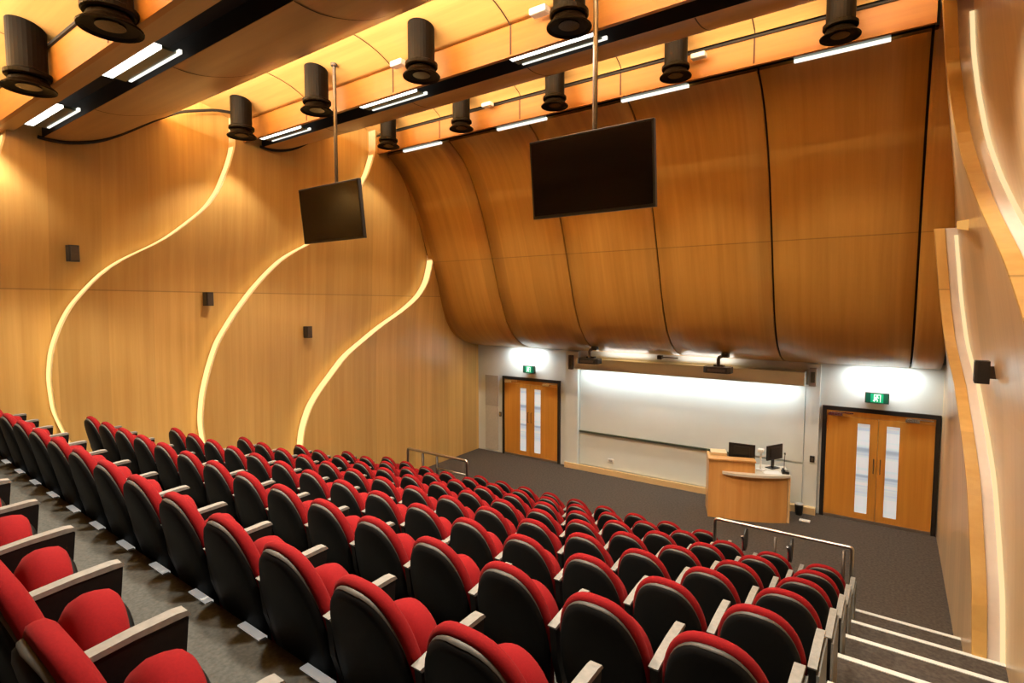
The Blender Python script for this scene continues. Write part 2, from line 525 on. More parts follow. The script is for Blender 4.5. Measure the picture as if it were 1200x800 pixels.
# beige header over the board
struct(obj('beam', BOX(-6.185, -1.335, YF - 0.30, YF - 0.001, 2.46, 2.72, bev=0.01), M['beige']))
for i, (x0, x1) in enumerate(((-6.53, -2.0), (-1.9, -1.10))):
    struct(obj('baseboard_front' + ('' if i == 0 else '_right'), BOX(x0, x1, YF - 0.17, YF - 0.131 if i == 0 else YF - 0.062, 0, 0.13), M['pale_wood']))
struct(obj('baseboard_front_ledge', BOX(-6.18, -1.34, YF - 0.13, YF - 0.02, 0, 0.10), M['pale_wood']))
# whiteboard
wb = thing('whiteboard', 'wide white writing board between the two double doors', 'whiteboard', (-3.76, YF - 0.005, 0.12))
obj('board_panel', BOX(-2.41, 2.41, -0.030, 0.0, 0.83, 2.32), M['board'], wb)
obj('lower_panel', BOX(-2.41, 2.41, -0.024, 0.0, 0.0, 0.79), M['board'], wb)
obj('pen_rail', BOX(-2.41, 1.2, -0.07, -0.022, 0.79, 0.83), M['louvre'], wb)
# grey acoustic panels left of left door
for z0, z1, m, lab in ((1.25, 2.08, 'grey_panel', 'darker grey wall panel above, beside the left double door'), (0.06, 1.245, 'grey_panel2', 'lighter grey wall panel below, beside the left double door')):
    o = obj('wall_panel', BOX(XL + 0.26, -8.66, YF - 0.025, YF - 0.001, z0, z1), M[m])
    tag(o, lab, 'panel')

def make_door(name, xa, xb, closer_side):
    t = bpy.data.objects.new(name, None); link(t); struct(t)
    t.location = (xa, YF, 0)
    w = xb - xa
    H = 2.10
    fw = 0.07
    bm = bmesh.new()
    box(bm, 0, fw, -0.05, -0.002, 0, H)
    box(bm, w - fw, w, -0.05, -0.002, 0, H)
    box(bm, fw, w - fw, -0.05, -0.002, H - 0.075, H)
    obj('door_frame', bm, M['bezel'], t)
    mid = w / 2
    obj('head_panel', BOX(fw, w - fw, -0.032, -0.002, H - 0.17, H - 0.077), M['door_wood'], t)
    for s in (-1, 1):
        a, b = (fw + 0.004, mid - 0.003) if s < 0 else (mid + 0.003, w - fw - 0.004)
        gx0, gx1 = (mid - 0.315, mid - 0.125) if s < 0 else (mid + 0.125, mid + 0.315)
        bm = bmesh.new()
        y0, y1 = -0.04, -0.003
        box(bm, a, gx0, y0, y1, 0.05, H - 0.175)
        box(bm, gx1, b, y0, y1, 0.05, H - 0.175)
        box(bm, gx0, gx1, y0, y1, 0.05, 0.17)
        box(bm, gx0, gx1, y0, y1, H - 0.28, H - 0.175)
        lf = obj('door_leaf', bm, M['door_wood'], t)
        obj('vision_panel', BOX(gx0, gx1, -0.028, -0.018, 0.17, H - 0.28), M['frosted'], lf)
        obj('kick_plate', BOX(a, b, -0.044, -0.038, 0.0, 0.06), M['steel'], lf)
        c = (a + 0.03, a + 0.42) if s < 0 else (b - 0.42, b - 0.03)
        bm = bmesh.new()
        box(bm, c[0], c[0] + 0.22 if s < 0 else c[0] + 0.2, -0.09, -0.04, H - 0.16, H - 0.11)
        box(bm, c[0] + 0.02, c[1], -0.075, -0.055, H - 0.115, H - 0.095)
        obj('door_closer', bm, M['chrome'], lf)
        hx = mid - 0.05 if s < 0 else mid + 0.05
        bm = bmesh.new()
        tube(bm, [(hx, -0.04, 0.95), (hx, -0.085, 0.95), (hx, -0.085, 1.2), (hx, -0.04, 1.2)], 0.008, 8)
        obj('handle', bm, M['bracket'], lf)
    return t
make_door('door_1', -8.50, -6.73, -1)
make_door('door_2', -1.05, 0.71, 1)

# exit signs
def exit_sign(x, z, label):
    t = thing('exit_sign', label, 'exit sign', (x, YF - 0.11, z), group=None)
    obj('housing', BOX(-0.18, 0.18, 0.0, 0.05, -0.095, 0.095, bev=0.008), M['dark_steel'], t)
    obj('side_face', BOX(-0.165, 0.165, -0.003, 0.0, -0.08, 0.08), M['exit_dark'], t)
    obj('green_face', BOX(-0.095, 0.095, -0.006, -0.003, -0.08, 0.08), M['exit_green'], t)
    bm = bmesh.new()
    # running man in a doorway, white
    y0, y1 = -0.010, -0.006
    box(bm, 0.005, 0.015, y0, y1, -0.065, 0.065); box(bm, 0.095, 0.105, y0, y1, -0.065, 0.065); box(bm, 0.005, 0.105, y0, y1, 0.055, 0.065)
    def seg(p, q, w):
        p, q = Vector(p), Vector(q); d = (q - p).normalized(); nrm = Vector((-d.y, d.x)) * w
        prism(bm, [tuple(p + nrm), tuple(p - nrm), tuple(q - nrm), tuple(q + nrm)], y0 - 0.001, y1, axis='y')
    prism(bm, [(0.052 + 0.014 * math.cos(a), 0.038 + 0.014 * math.sin(a)) for a in np.linspace(0, 2 * math.pi, 10)[:-1]], y0, y1, axis='y')
    seg((0.045, 0.022), (0.035, -0.018), 0.012)
    seg((0.045, 0.018), (0.078, 0.005), 0.006); seg((0.042, 0.018), (0.014, 0.0), 0.006)
    seg((0.036, -0.015), (0.060, -0.032), 0.007); seg((0.060, -0.032), (0.056, -0.06), 0.006)
    seg((0.034, -0.015), (0.022, -0.042), 0.007); seg((0.022, -0.042), (-0.01, -0.046), 0.006)
    bmesh.ops.translate(bm, verts=bm.verts[:], vec=(-0.05, 0, 0))
    obj('pictogram', bm, M['exit_white'], t)
    obj('wall_bracket', BOX(-0.05, 0.05, 0.05, 0.108, -0.03, 0.03), M['dark_steel'], t)
exit_sign(-7.62, 2.33, 'green running-man exit sign above the left double door')
exit_sign(-0.21, 2.32, 'green running-man exit sign above the right double door')

# ------------------------------------------------------------------ front curved veneer panels
PROF = [(8.30, 7.20), (8.5, 7.10), (8.75, 6.90), (8.95, 6.66), (9.15, 6.33), (9.35, 5.92), (9.55, 5.42), (9.75, 4.85), (9.93, 4.3), (10.1, 3.87), (10.27, 3.54), (10.52, 3.25), (10.82, 3.06), (11.2, 2.94), (11.69, 2.88)]
def dense(prof, n=60, w=5):
    p = np.array(prof, float)
    s = np.r_[0, np.cumsum(np.hypot(*np.diff(p, axis=0).T))]
    t = np.linspace(0, s[-1], n)
    a = np.c_[np.interp(t, s, p[:, 0]), np.interp(t, s, p[:, 1])]
    ker = np.hanning(w + 2)[1:-1]; ker /= ker.sum()
    h = w // 2
    out = a.copy()
    for i in range(h, n - h):
        out[i] = (a[i - h:i + h + 1] * ker[:, None]).sum(0)
    return [tuple(q) for q in out]
PD = dense(PROF)
SEAMS = [-9.16, -7.36, -5.48, -3.60, -1.68, 0.24, 0.66]
def offset_prof(P, d):
    out = []
    for i, p in enumerate(P):
        a = P[max(0, i - 1)]; b = P[min(len(P) - 1, i + 1)]
        t = Vector((b[0] - a[0], b[1] - a[1])).normalized()
        out.append((p[0] + t.y * -d, p[1] + t.x * d))   # towards the back (+Y, up)
    return out
PB = offset_prof(PD, 0.05)
def prof_panel(x0, x1, P, Q, nx=4):
    bm = bmesh.new()
    xs = [x0 + (x1 - x0) * i / nx for i in range(nx + 1)]
    grid(bm, [[(x, y, z) for (y, z) in P] for x in xs])
    grid(bm, [[(x, y, z) for (y, z) in Q] for x in xs])
    for x in (x0, x1):
        grid(bm, [[(x, y, z) for (y, z) in P], [(x, y, z) for (y, z) in Q]])
    bmesh.ops.remove_doubles(bm, verts=bm.verts[:], dist=1e-5)
    return bm
for i in range(len(SEAMS) - 1):
    o = obj('wall_front', prof_panel(SEAMS[i] + 0.016, SEAMS[i + 1] - 0.016, PD, PB), M['front_wood'], smooth=False); struct(o)
    for p in o.data.polygons:
        p.use_smooth = abs(p.normal.x) < 0.5
o = obj('wall_front', grid(bmesh.new(), [[(x, y, z) for (y, z) in offset_prof(PD, 0.07)] for x in (XL, 0.9)]), M['gap']); struct(o)
# narrow return strip between left wall and first panel
o = obj('wall_front', prof_panel(XL + 0.06, SEAMS[0] - 0.012, offset_prof(PD, 0.03), offset_prof(PD, 0.06)), M['front_wood']); struct(o)

# ------------------------------------------------------------------ ceiling bays
SLOTS = [(-0.70, 5.62), (2.25, 6.16), (5.28, 6.74), (8.20, 7.20)]      # (Y, z) of the black light slots
XC0, XC1 = XL + 0.01, 0.26
LOW = [(0.16, -0.02), (0.3, -0.03), (0.48, 0.0), (0.75, 0.09), (0.95, 0.20), (1.19, 0.37), (1.44, 0.55), (1.58, 0.63)]
VAULT = [(1.05, 0.98), (1.3, 1.03), (1.6, 1.06), (1.95, 1.08), (2.25, 1.07), (2.5, 1.02), (2.7, 0.94), (2.82, 0.86)]
def sheet(prof, x0, x1, nx=2):
    xs = [x0 + (x1 - x0) * i / nx for i in range(nx + 1)]
    return grid(bmesh.new(), [[(x, y, z) for (y, z) in prof] for x in xs])
JOINTS = [-7.36, -5.48, -3.60, -1.68]
for i, (ys, zs) in enumerate(SLOTS):
    if i < len(SLOTS) - 1:
        yn, zn = SLOTS[i + 1]
        span = yn - ys
        sc = span / 2.95
        rise = zn - zs
        P = [(ys + a * sc, zs + b) for a, b in LOW]
        P = dense(P, 24, 5)
        lowp = P + [(P[-1][0] + 0.012, P[-1][1] + 0.03), (P[-1][0] - 0.01, P[-1][1] + 0.05)]
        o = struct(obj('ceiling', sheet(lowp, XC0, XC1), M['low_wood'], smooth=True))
        V = dense([(ys + a * sc, zs + b) for a, b in VAULT], 30, 5)
        yt, zt = yn - (0.15 if i == 1 else (0.30 if i == 0 else 0.135)), zn + 0.34
        if i == 0:
            struct(obj('beam', BOX(XC0, XC1, yt, yn - 0.131, zn - 0.015, zn + 0.02), M['low_wood']))
        V[-1] = (yt - 0.02, zt + 0.06)
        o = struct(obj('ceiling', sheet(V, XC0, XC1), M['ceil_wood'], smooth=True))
        # back of the cove
        o = struct(obj('ceiling', sheet([(P[-8][0] - 0.02, P[-8][1] + 0.02), (V[0][0] - 0.05, V[0][1] - 0.15), V[0]], XC0, XC1), M['ceil_wood']))
        # joints in vault and low shell: thin dark ribs lying on the veneer
        for xj in JOINTS:
            bm = bmesh.new()
            grid(bm, [[(xj - 0.008, y, z - 0.004) for (y, z) in V], [(xj + 0.008, y, z - 0.004) for (y, z) in V]])
            grid(bm, [[(xj - 0.007, y, z - 0.004) for (y, z) in P], [(xj + 0.007, y, z - 0.004) for (y, z) in P]])
            trim(bm, M['seam'])
        # shadow groove, fascia
        o = struct(obj('ceiling', sheet([(yt - 0.02, zt + 0.06), (yt, zt + 0.10), (yt + 0.04, zt + 0.06)], XC0, XC1), M['gap']))
        bm = bmesh.new()
        box(bm, XC0, XC1, yt - 0.035, yt, zn - 0.02, zt)
        box(bm, XC0, XC1, yt, yt + 0.015, zn - 0.02, zn + 0.1)
        struct(obj('beam', bm, M['fascia']))
        bm = bmesh.new()
        for xj in JOINTS:
            box(bm, xj - 0.010, xj + 0.010, yt - 0.039, yt - 0.035, zn + 0.0, zt - 0.005)
        trim(bm, M['seam'])
        bm = bmesh.new()
        box(bm, XC0, XC1, yt - 0.06, yt + 0.0, zt - 0.01, zt + 0.018)
        trim(bm, M['gap'])
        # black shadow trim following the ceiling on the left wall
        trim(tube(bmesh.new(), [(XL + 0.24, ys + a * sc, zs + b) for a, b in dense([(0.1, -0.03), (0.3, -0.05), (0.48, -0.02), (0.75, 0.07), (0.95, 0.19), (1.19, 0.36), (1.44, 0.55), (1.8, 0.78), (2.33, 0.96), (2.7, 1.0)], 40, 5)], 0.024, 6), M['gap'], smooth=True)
    # black slot channel (open below)
    wy = 0.13
    bm = bmesh.new()
    prof = [(ys - wy, zs + 0.0), (ys - wy, zs + 0.16), (ys + wy + 0.03, zs + 0.16), (ys + wy + 0.03, zs - 0.02)]
    grid(bm, [[(x, y, z) for y, z in prof] for x in (XC0, XC1)])
    struct(obj('beam', bm, M['gap']))
# closing sheets: over everything, behind the first slot and over the front
o = struct(obj('ceiling', sheet([(-3.4, 5.3), (-0.86, 5.62), (-0.83, 5.75)], XC0, 1.6), M['ceil_wood']))
o = struct(obj('ceiling', sheet([(-3.4, 8.0), (4, 8.25), (8.6, 8.35), (YF, 8.35)], XL - 0.3, 1.6), M['plaster']))
# right-hand edge strip of the ceiling
for i in range(len(SLOTS) - 1):
    (ys, zs), (yn, zn) = SLOTS[i], SLOTS[i + 1]
    o = struct(obj('ceiling', sheet([(ys, zs - 0.02), (ys + 1.5, zs + 0.25), (yn - 0.3, zn + 0.05), (yn, zn - 0.02)], XC1 + 0.03, 1.3), M['fascia']))
struct(obj('ceiling', sheet([(8.2, 7.18), (8.6, 7.25), (9.2, 7.3)], XC1 + 0.03, 1.3), M['fascia']))

# linear fluorescent fittings in the slots
ORD = ['first', 'second', 'third', 'fourth', 'fifth', 'sixth', 'seventh', 'eighth', 'ninth', 'tenth', 'eleventh', 'twelfth', 'thirteenth', 'fourteenth', 'fifteenth']
ROWNAME = {1: 'rear', 2: 'middle', 3: 'front'}
def make_linear(x, slot, label):
    ys, zs = SLOTS[slot]
    t = thing('linear_light', label, 'ceiling light', (x, ys, zs), (math.radians(0), 0, 0), 'linear lights in the ceiling slots')
    L2 = 0.53
    if slot < 3:
        obj('diffuser', BOX(-L2, L2, -0.115, -0.03, 0.0, 0.03), M['tube'], t)
        obj('louvre', BOX(-L2, L2, -0.03, 0.085, 0.005, 0.03), M['louvre'], t)
        obj('edge_strip', BOX(-L2 + 0.05, L2 + 0.05, 0.087, 0.112, -0.004, 0.03), M['tube_thin'], t)
    else:
        obj('louvre', BOX(-L2, L2, -0.10, 0.055, 0.02, 0.05), M['louvre'], t)
        obj('diffuser', BOX(-L2, L2, 0.06, 0.112, -0.012, 0.03), M['tube_thin'], t)
    return t
for slot, xs in ((1, (-8.20, -5.76)), (2, (-8.26, -5.73, -3.15)), (3, (-8.08, -5.62, -3.16, -0.70))):
    for j, x in enumerate(xs):
        make_linear(x, slot, '%s white linear light from the left wall in the %s ceiling slot' % (ORD[j], ROWNAME[slot]))

# cylinder downlights
def make_can():
    t = thing('cylinder_downlight', 'x', 'downlight', group='black cylinder downlights in the ceiling coves')
    obj('body', lathe(bmesh.new(), [(0.150, 0.13), (0.155, 0.15), (0.155, 0.75)]), M['can'], t, smooth=False)
    obj('collar', lathe(bmesh.new(), [(0.175, 0.10), (0.188, 0.115), (0.188, 0.15), (0.16, 0.165)]), M['can'], t)
    bm = lathe(bmesh.new(), [(0.10, 0.035), (0.185, 0.02), (0.215, 0.0), (0.218, 0.012), (0.165, 0.06), (0.150, 0.10), (0.150, 0.13)])
    obj('trim_ring', bm, M['can'], t)
    obj('lens', lathe(bmesh.new(), [(0.10, 0.022), (0.10, 0.033)]), M['lens'], t)
    return t
can0 = make_can()
used = False
spots = []
for row, y, z, xs in ((1, 1.75, 6.05, (-8.9, -6.95, -4.95, -2.95, -0.95)), (2, 4.75, 6.62, (-8.56, -6.62, -4.63, -2.67, -0.62)), (3, 7.70, 7.13, (-8.44, -6.53, -4.58, -2.63, -0.66))):
    for j, x in enumerate(xs):
        if row == 1 and j in (0, 3, 4):
            spots.append((x, y, z)); continue
        if row == 2 and j == 4:
            spots.append((x, y, z)); continue
        o = can0 if not used else copy_tree(can0)
        used = True
        o.location = (x, y, z)
        o['label'] = '%s black cylinder downlight from the left in the %s ceiling row' % (ORD[j if row > 1 else j - 1], ROWNAME[row])
        spots.append((x, y, z))

# smoke detectors / small white boxes on the vault
def small_box(name, x, y, z, lab, sx=0.10, sy=0.07, sz=0.05, cat='sensor', mat='white_plastic'):
    o = obj(name, BOX(-sx, sx, -sy, sy, -sz, sz, bev=0.015), M[mat], loc=(x, y, z))
    return tag(o, lab, cat)

for (x, y, z, lab) in ((-3.13, 4.95, 7.0, 'small white sensor box on the ceiling beside the third cylinder downlight of the middle row'),
                       (-5.22, 4.95, 6.99, 'small white sensor box on the ceiling left of a middle row cylinder downlight'),
                       (-6.07, 7.88, 7.52, 'small white sensor box on the ceiling between two front row cylinder downlights'),
                       (-2.37, 7.88, 7.42, 'small white sensor box beside the fourth front row cylinder downlight')):
    small_box('ceiling_sensor', x, y, z, lab, 0.10, 0.06, 0.035)

# ------------------------------------------------------------------ hanging screens
def make_tv(x, y, zc, label, ztop):
    t = thing('hanging_screen', label, 'screen', (x, y, zc))
    w, h = 0.64, 0.375
    tilt = math.radians(6)
    hd = bpy.data.objects.new('screen_housing', None)
    body = obj('screen_housing', BOX(-w, w, 0.0, 0.05, -h, h, bev=0.006), M['bezel'], t, rot=(tilt, 0, 0))
    bpy.data.objects.remove(hd)
    obj('display', BOX(-w + 0.022, w - 0.022, -0.004, 0.0, -h + 0.03, h - 0.022), M['screen'], body)
    bm = bmesh.new()
    tube(bm, [(0, 0.12, -0.1), (0, 0.12, ztop - zc)], 0.024, 12)
    obj('pole', bm, M['dark_steel'], t)
    obj('mount_plate', BOX(-0.2, 0.2, 0.075, 0.12, -0.2, 0.2), M['dark_steel'], t)
    bm = lathe(bmesh.new(), [(0.03, -0.03), (0.045, -0.02), (0.045, 0.02)], 16, (0, 0.12, ztop - zc - 0.02))
    obj('ceiling_plate', bm, M['dark_steel'], t)
    return t
make_tv(-2.40, 4.66, 5.205, 'large black hanging screen on long pole, nearer the middle of the room', 7.2)
make_tv(-6.27, 4.66, 5.205, 'black hanging screen on pole in front of the left wooden wall', 7.2)

# ------------------------------------------------------------------ wall speakers
def wall_speaker(x, y, z, label, side=1):
    t = thing('wall_speaker', label, 'speaker', (x, y, z), (0, 0, 0 if side > 0 else math.pi), 'small black wall speakers')
    bm = bmesh.new()
    prism(bm, [(0.02, -0.07), (0.11, -0.06), (0.13, -0.045), (0.13, 0.045), (0.11, 0.06), (0.02, 0.07)], -0.11, 0.11, 'z')
    obj('cabinet', bm, M['black'], t)
    obj('wall_bracket', BOX(-0.04, 0.02, -0.03, 0.03, -0.06, 0.06), M['bracket'], t)
    obj('grille', BOX(0.13, 0.134, -0.043, 0.043, -0.095, 0.095), M['bracket'], t)
def lsurf(y, z):
    c = [S0, S1, S2, S3, flat(YF)]
    for a, b in zip(c[:-1], c[1:]):
        if a(z) <= y <= b(z):
            return XL + D * (1 - (y - a(z)) / (b(z) - a(z)))
    return XL
for y, z, lab in ((2.68, 4.67, 'small black wall speaker left of the nearest glowing curve'), (4.45, 4.07, 'small black wall speaker left of the middle glowing curve'), (6.24, 3.46, 'small black wall speaker left of the farthest glowing curve')):
    wall_speaker(lsurf(y, z) + 0.04, y, z, lab)
wall_speaker(0.80 - 0.015, 6.95, 3.32, 'black wall speaker on the right wall beside the light strip', -1)

# ------------------------------------------------------------------ projectors under the soffit
def projector(x, y, z, label):
    t = thing('projector', label, 'projector', (x, y, z), (0, 0, 0), 'short-throw projectors above the whiteboard')
    bm = bmesh.new()
    prism(bm, [(-0.25, -0.10), (-0.20, -0.15), (0.20, -0.15), (0.25, -0.10), (0.25, 0.10), (0.20, 0.15), (-0.20, 0.15), (-0.25, 0.10)], -0.06, 0.06, 'z')
    obj('case', bm, M['black'], t)
    obj('lens_hood', BOX(-0.1, 0.1, 0.02, 0.13, 0.06, 0.09, bev=0.01), M['bezel'], t)
    obj('vent_strip', BOX(-0.16, 0.16, -0.155, -0.149, -0.03, 0.02), M['dark_steel'], t)
    bm = bmesh.new()
    tube(bm, [(0, 0.0, 0.06), (0, 0.0, 0.20), (0.02, 0.0, 0.24), (0.14, 0.0, 0.30), (0.16, 0, 0.42)], 0.035, 10)
    obj('mount_arm', bm, M['dark_steel'], t)
    obj('joint', BOX(0.06, 0.2, -0.06, 0.06, 0.24, 0.33, bev=0.02), M['black'], t)
projector(-5.52, 10.85, 2.74, 'black ceiling projector above the left end of the whiteboard')
projector(-2.76, 10.85, 2.73, 'black ceiling projector above the right end of the whiteboard')
t = thing('ceiling_camera', 'small black camera on a bar above the middle of the whiteboard', 'camera', (-3.95, 11.05, 2.90))
obj('camera_body', BOX(-0.09, 0.02, -0.05, 0.05, -0.06, 0.03, bev=0.015), M['black'], t)
obj('mount_bar', BOX(0.02, 0.34, -0.015, 0.015, -0.02, 0.0), M['dark_steel'], t)

# ------------------------------------------------------------------ small wall fittings
def fitting(name, x, z, sx, sz, lab, cat, mat='white_plastic', y=YF, d=0.03, inner=None):
    o = obj(name, BOX(-sx, sx, -d, 0, -sz, sz, bev=0.004), M[mat], loc=(x, y - 0.001, z))
    tag(o, lab, cat)
    if inner:
        obj('face', BOX(-sx * 0.6, sx * 0.6, -d - 0.004, -d, -sz * 0.6, sz * 0.6), M[inner], o)
    return o
fitting('column_speaker', -6.36, 2.60, 0.05, 0.17, 'narrow brown column speaker at left end of the whiteboard', 'speaker', 'bracket', y=YF - 0.13, d=0.08, inner='bezel')
fitting('column_speaker', -1.22, 2.62, 0.06, 0.17, 'narrow grey column speaker at right end of the whiteboard', 'speaker', 'grey_panel', y=YF - 0.06, d=0.08, inner='louvre')
fitting('door_switch', -8.59, 1.05, 0.035, 0.06, 'small dark push button left of the left door', 'switch', 'dark_steel', inner='chrome')
fitting('card_reader', -1.19, 1.05, 0.04, 0.06, 'small dark wall control beside the right door', 'switch', 'bezel', y=YF - 0.055, inner='dark_steel')
fitting('power_outlet', -5.35, 0.32, 0.075, 0.04, 'white power outlet low on the left of the whiteboard', 'socket', 'white_plastic', y=YF - 0.03, d=0.02, inner='grey_panel')
# white cable box on floor beside lectern
o = obj('floor_box', BOX(-0.09, 0.09, -0.05, 0.05, 0, 0.03, bev=0.01), M['white_plastic'], loc=(-1.22, 11.1, 0.001)); tag(o, 'small white box on the floor right of the lectern', 'floor box')
t = thing('waste_bin', 'small dark bin on the floor behind the right end of the lectern', 'bin', (-1.36, 11.42, 0))
obj('bucket', lathe(bmesh.new(), [(0.06, 0), (0.075, 0.2), (0.068, 0.2), (0.06, 0.02)], 16), M['bezel'], t)
obj('bin_rim', lathe(bmesh.new(), [(0.069, 0.195), (0.079, 0.195), (0.079, 0.21), (0.069, 0.21)], 16), M['grey_panel'], t)

# ------------------------------------------------------------------ lectern
LE = thing('lectern', 'wooden lectern desk with raised left end and curved counter on the stage', 'lectern', (-2.75, 10.32, 0), (0, 0, math.radians(19)))
obj('high_side', BOX(0.0, 0.80, 0.0, 0.05, 0.0, 1.09), M['lect_wood'], LE)
obj('side_panel', BOX(0.0, 0.045, 0.05, 0.62, 0.0, 1.09), M['lect_wood'], LE)
obj('shelf_top', BOX(-0.01, 0.81, -0.03, 0.20, 1.09, 1.125, bev=0.006), M['lect_wood'], LE)
bm = bmesh.new()
fr = [(0.30, -0.012), (0.50, -0.035), (0.70, -0.045), (0.95, -0.03), (1.15, 0.0), (1.36, 0.06)]
prism(bm, fr + [(1.36, 0.62), (1.30, 0.62), (1.30, 0.12), (0.30, 0.03)], 0.0, 0.85, 'z')
obj('front_panel', bm, M['lect_wood'], LE)
bm = bmesh.new()
ct = [(0.24, -0.05), (0.45, -0.115), (0.70, -0.135), (0.95, -0.11), (1.2, -0.05), (1.40, 0.03), (1.42, 0.64), (0.05, 0.64), (0.05, 0.055), (0.24, 0.055)]
prism(bm, ct, 0.85, 0.895, 'z')
obj('counter_top', bm, M['counter'], LE)
obj('end_panel', BOX(1.37, 1.41, 0.07, 0.63, 0.0, 0.848), M['pale_wood'], LE)
bm = bmesh.new(); box(bm, 0.05, 0.34, 0.22, 0.50, 0.896, 1.18, bev=0.01)
obj('equipment_box', bm, M['pale_wood'], LE)
def on_lect(u, v, z):
    c, s = math.cos(math.radians(19)), math.sin(math.radians(19))
    return (-2.75 + c * u - s * v, 10.32 + s * u + c * v, z)
def monitor(u, v, rz, w, label):
    t = thing('monitor', label, 'monitor', on_lect(u, v, 0.896), (0, 0, math.radians(rz)))
    obj('base', BOX(-0.11, 0.11, -0.08, 0.08, 0.0, 0.012, bev=0.004), M['bezel'], t)
    obj('stand', BOX(-0.025, 0.025, -0.015, 0.02, 0.012, 0.24), M['bezel'], t)
    s = obj('screen_housing', BOX(-w, w, -0.045, -0.016, 0.17, 0.45, bev=0.006), M['bezel'], t)
    obj('display', BOX(-w + 0.015, w - 0.015, -0.016, -0.012, 0.19, 0.435), M['screen'], s)
    obj('rear_cover', BOX(-w * 0.6, w * 0.6, -0.058, -0.045, 0.22, 0.40, bev=0.005), M['black'], s)
monitor(0.62, 0.40, 4, 0.235, 'black monitor on the lectern, nearer the raised left end')
monitor(1.17, 0.46, 62, 0.215, 'black angled monitor on the lectern, at the right end')
t = thing('document_camera', 'white document camera on slim post between the lectern monitors', 'document camera', on_lect(0.93, 0.24, 0.896))
obj('base', BOX(-0.08, 0.08, -0.06, 0.06, 0, 0.025, bev=0.006), M['white_plastic'], t)
obj('post', tube(bmesh.new(), [(0, 0, 0.02), (0, 0, 0.36)], 0.016, 10), M['white_plastic'], t)
obj('head', BOX(-0.05, 0.05, -0.09, 0.03, 0.35, 0.41, bev=0.012), M['white_plastic'], t)
t = thing('keyboard', 'pale keyboard lying on the lectern counter', 'keyboard', on_lect(0.62, 0.16, 0.896), (0, 0, math.radians(22)))
obj('case', BOX(-0.2, 0.2, -0.07, 0.07, 0, 0.02, bev=0.005), M['white_plastic'], t)
bm = bmesh.new()
for i in range(12):
    for j in range(4):
        box(bm, -0.18 + i * 0.03, -0.155 + i * 0.03, -0.055 + j * 0.028, -0.032 + j * 0.028, 0.02, 0.026)
kk = obj('keys', bm, M['grey_panel2'], t)
o = obj('paper_sheet', BOX(-0.15, 0.15, -0.10, 0.10, 0, 0.004), M['paper'], loc=on_lect(1.10, 0.12, 0.8965), rot=(0, 0, 0.5)); tag(o, 'white paper sheet on the right end of the lectern counter', 'paper')
t = thing('desk_phone', 'small dark desk phone at the right rear corner of the lectern', 'phone', on_lect(1.33, 0.15, 0.896), (0, 0, 0.3))
obj('phone_body', BOX(-0.06, 0.06, -0.07, 0.07, 0, 0.05, bev=0.01), M['bezel'], t)
obj('handset', tube(bmesh.new(), [(-0.03, -0.07, 0.065), (-0.03, 0.0, 0.08), (-0.03, 0.07, 0.065)], 0.018, 8), M['black'], t)
t = thing('gooseneck_microphone', 'thin black gooseneck microphone beside the right lectern monitor', 'microphone', on_lect(1.34, 0.30, 0.896))
obj('foot', lathe(bmesh.new(), [(0.045, 0), (0.045, 0.02), (0.012, 0.03)], 14), M['bezel'], t)
obj('neck', tube(bmesh.new(), [(0, 0, 0.02), (0, 0, 0.2), (0.01, -0.03, 0.3), (0.015, -0.07, 0.34)], 0.007, 6), M['bezel'], t)
obj('capsule', tube(bmesh.new(), [(0.014, -0.06, 0.333), (0.02, -0.11, 0.36)], 0.016, 8), M['black'], t)

# ------------------------------------------------------------------ railings
def rail(name, label, pts_list, r=0.021):
    t = thing(name, label, 'railing', (0, 0, 0))
    return t
YR = edgeY(1, -1.0)
zr = RISE
t = thing('guard_railing', 'steel guard railing at the right end of the front seats', 'railing', (-1.1, 7.55, 0))
def rel(p):
    return (p[0] + 1.1, p[1] - 7.55, p[2])
yr = 7.555
def rounded(a, b, c, r=0.05, n=5):
    """corner points from a->b->c"""
    a, b, c = map(Vector, (a, b, c))
    p = b + (a - b).normalized() * r; q = b + (c - b).normalized() * r
    return [tuple(p * (1 - s) ** 2 + b * 2 * s * (1 - s) + q * s * s) for s in [i / n for i in range(n + 1)]]
A, B, C_, D_ = (-1.91, yr, 0.307), (-1.91, yr, 1.06), (-0.315, yr, 1.06), (-0.315, yr, 0.307)
obj('top_rail', tube(bmesh.new(), [rel(p) for p in [A] + rounded(A, B, C_) + rounded(B, C_, D_, 0.03) + [D_]], 0.022, 10), M['steel'], t, smooth=True)
obj('post', tube(bmesh.new(), [rel((-1.16, yr, 0.307)), rel((-1.16, yr, 0.98))], 0.020, 10), M['dark_steel'], t, smooth=True)
obj('post', tube(bmesh.new(), [rel((-0.40, yr - 0.03, 0.307)), rel((-0.40, yr - 0.03, 1.02))], 0.020, 10), M['dark_steel'], t, smooth=True)
t = thing('guard_railing', 'steel guard railing at the left end of the front seats', 'railing', (-7.2, 7.7, 0))
def rel2(p):
    return (p[0] + 7.2, p[1] - 7.7, p[2])
yl = 7.70
A, B, C_, D_ = (-8.0, yl, 0.307), (-8.0, yl, 1.07), (-6.44, yl, 1.07), (-6.44, yl, 0.307)
obj('top_rail', tube(bmesh.new(), [rel2(p) for p in [A] + rounded(A, B, C_) + rounded(B, C_, D_, 0.05) + [D_]], 0.026, 10), M['steel'], t, smooth=True)
for xx in (-7.58, -7.2):
    obj('post', tube(bmesh.new(), [rel2((xx, yl, 0.307)), rel2((xx, yl, 1.03))], 0.024, 10), M['dark_steel'], t, smooth=True)
obj('mid_rail', tube(bmesh.new(), [rel2((-7.2, yl, 0.80)), rel2((-6.46, yl, 0.80))], 0.016, 8), M['steel'], t, smooth=True)

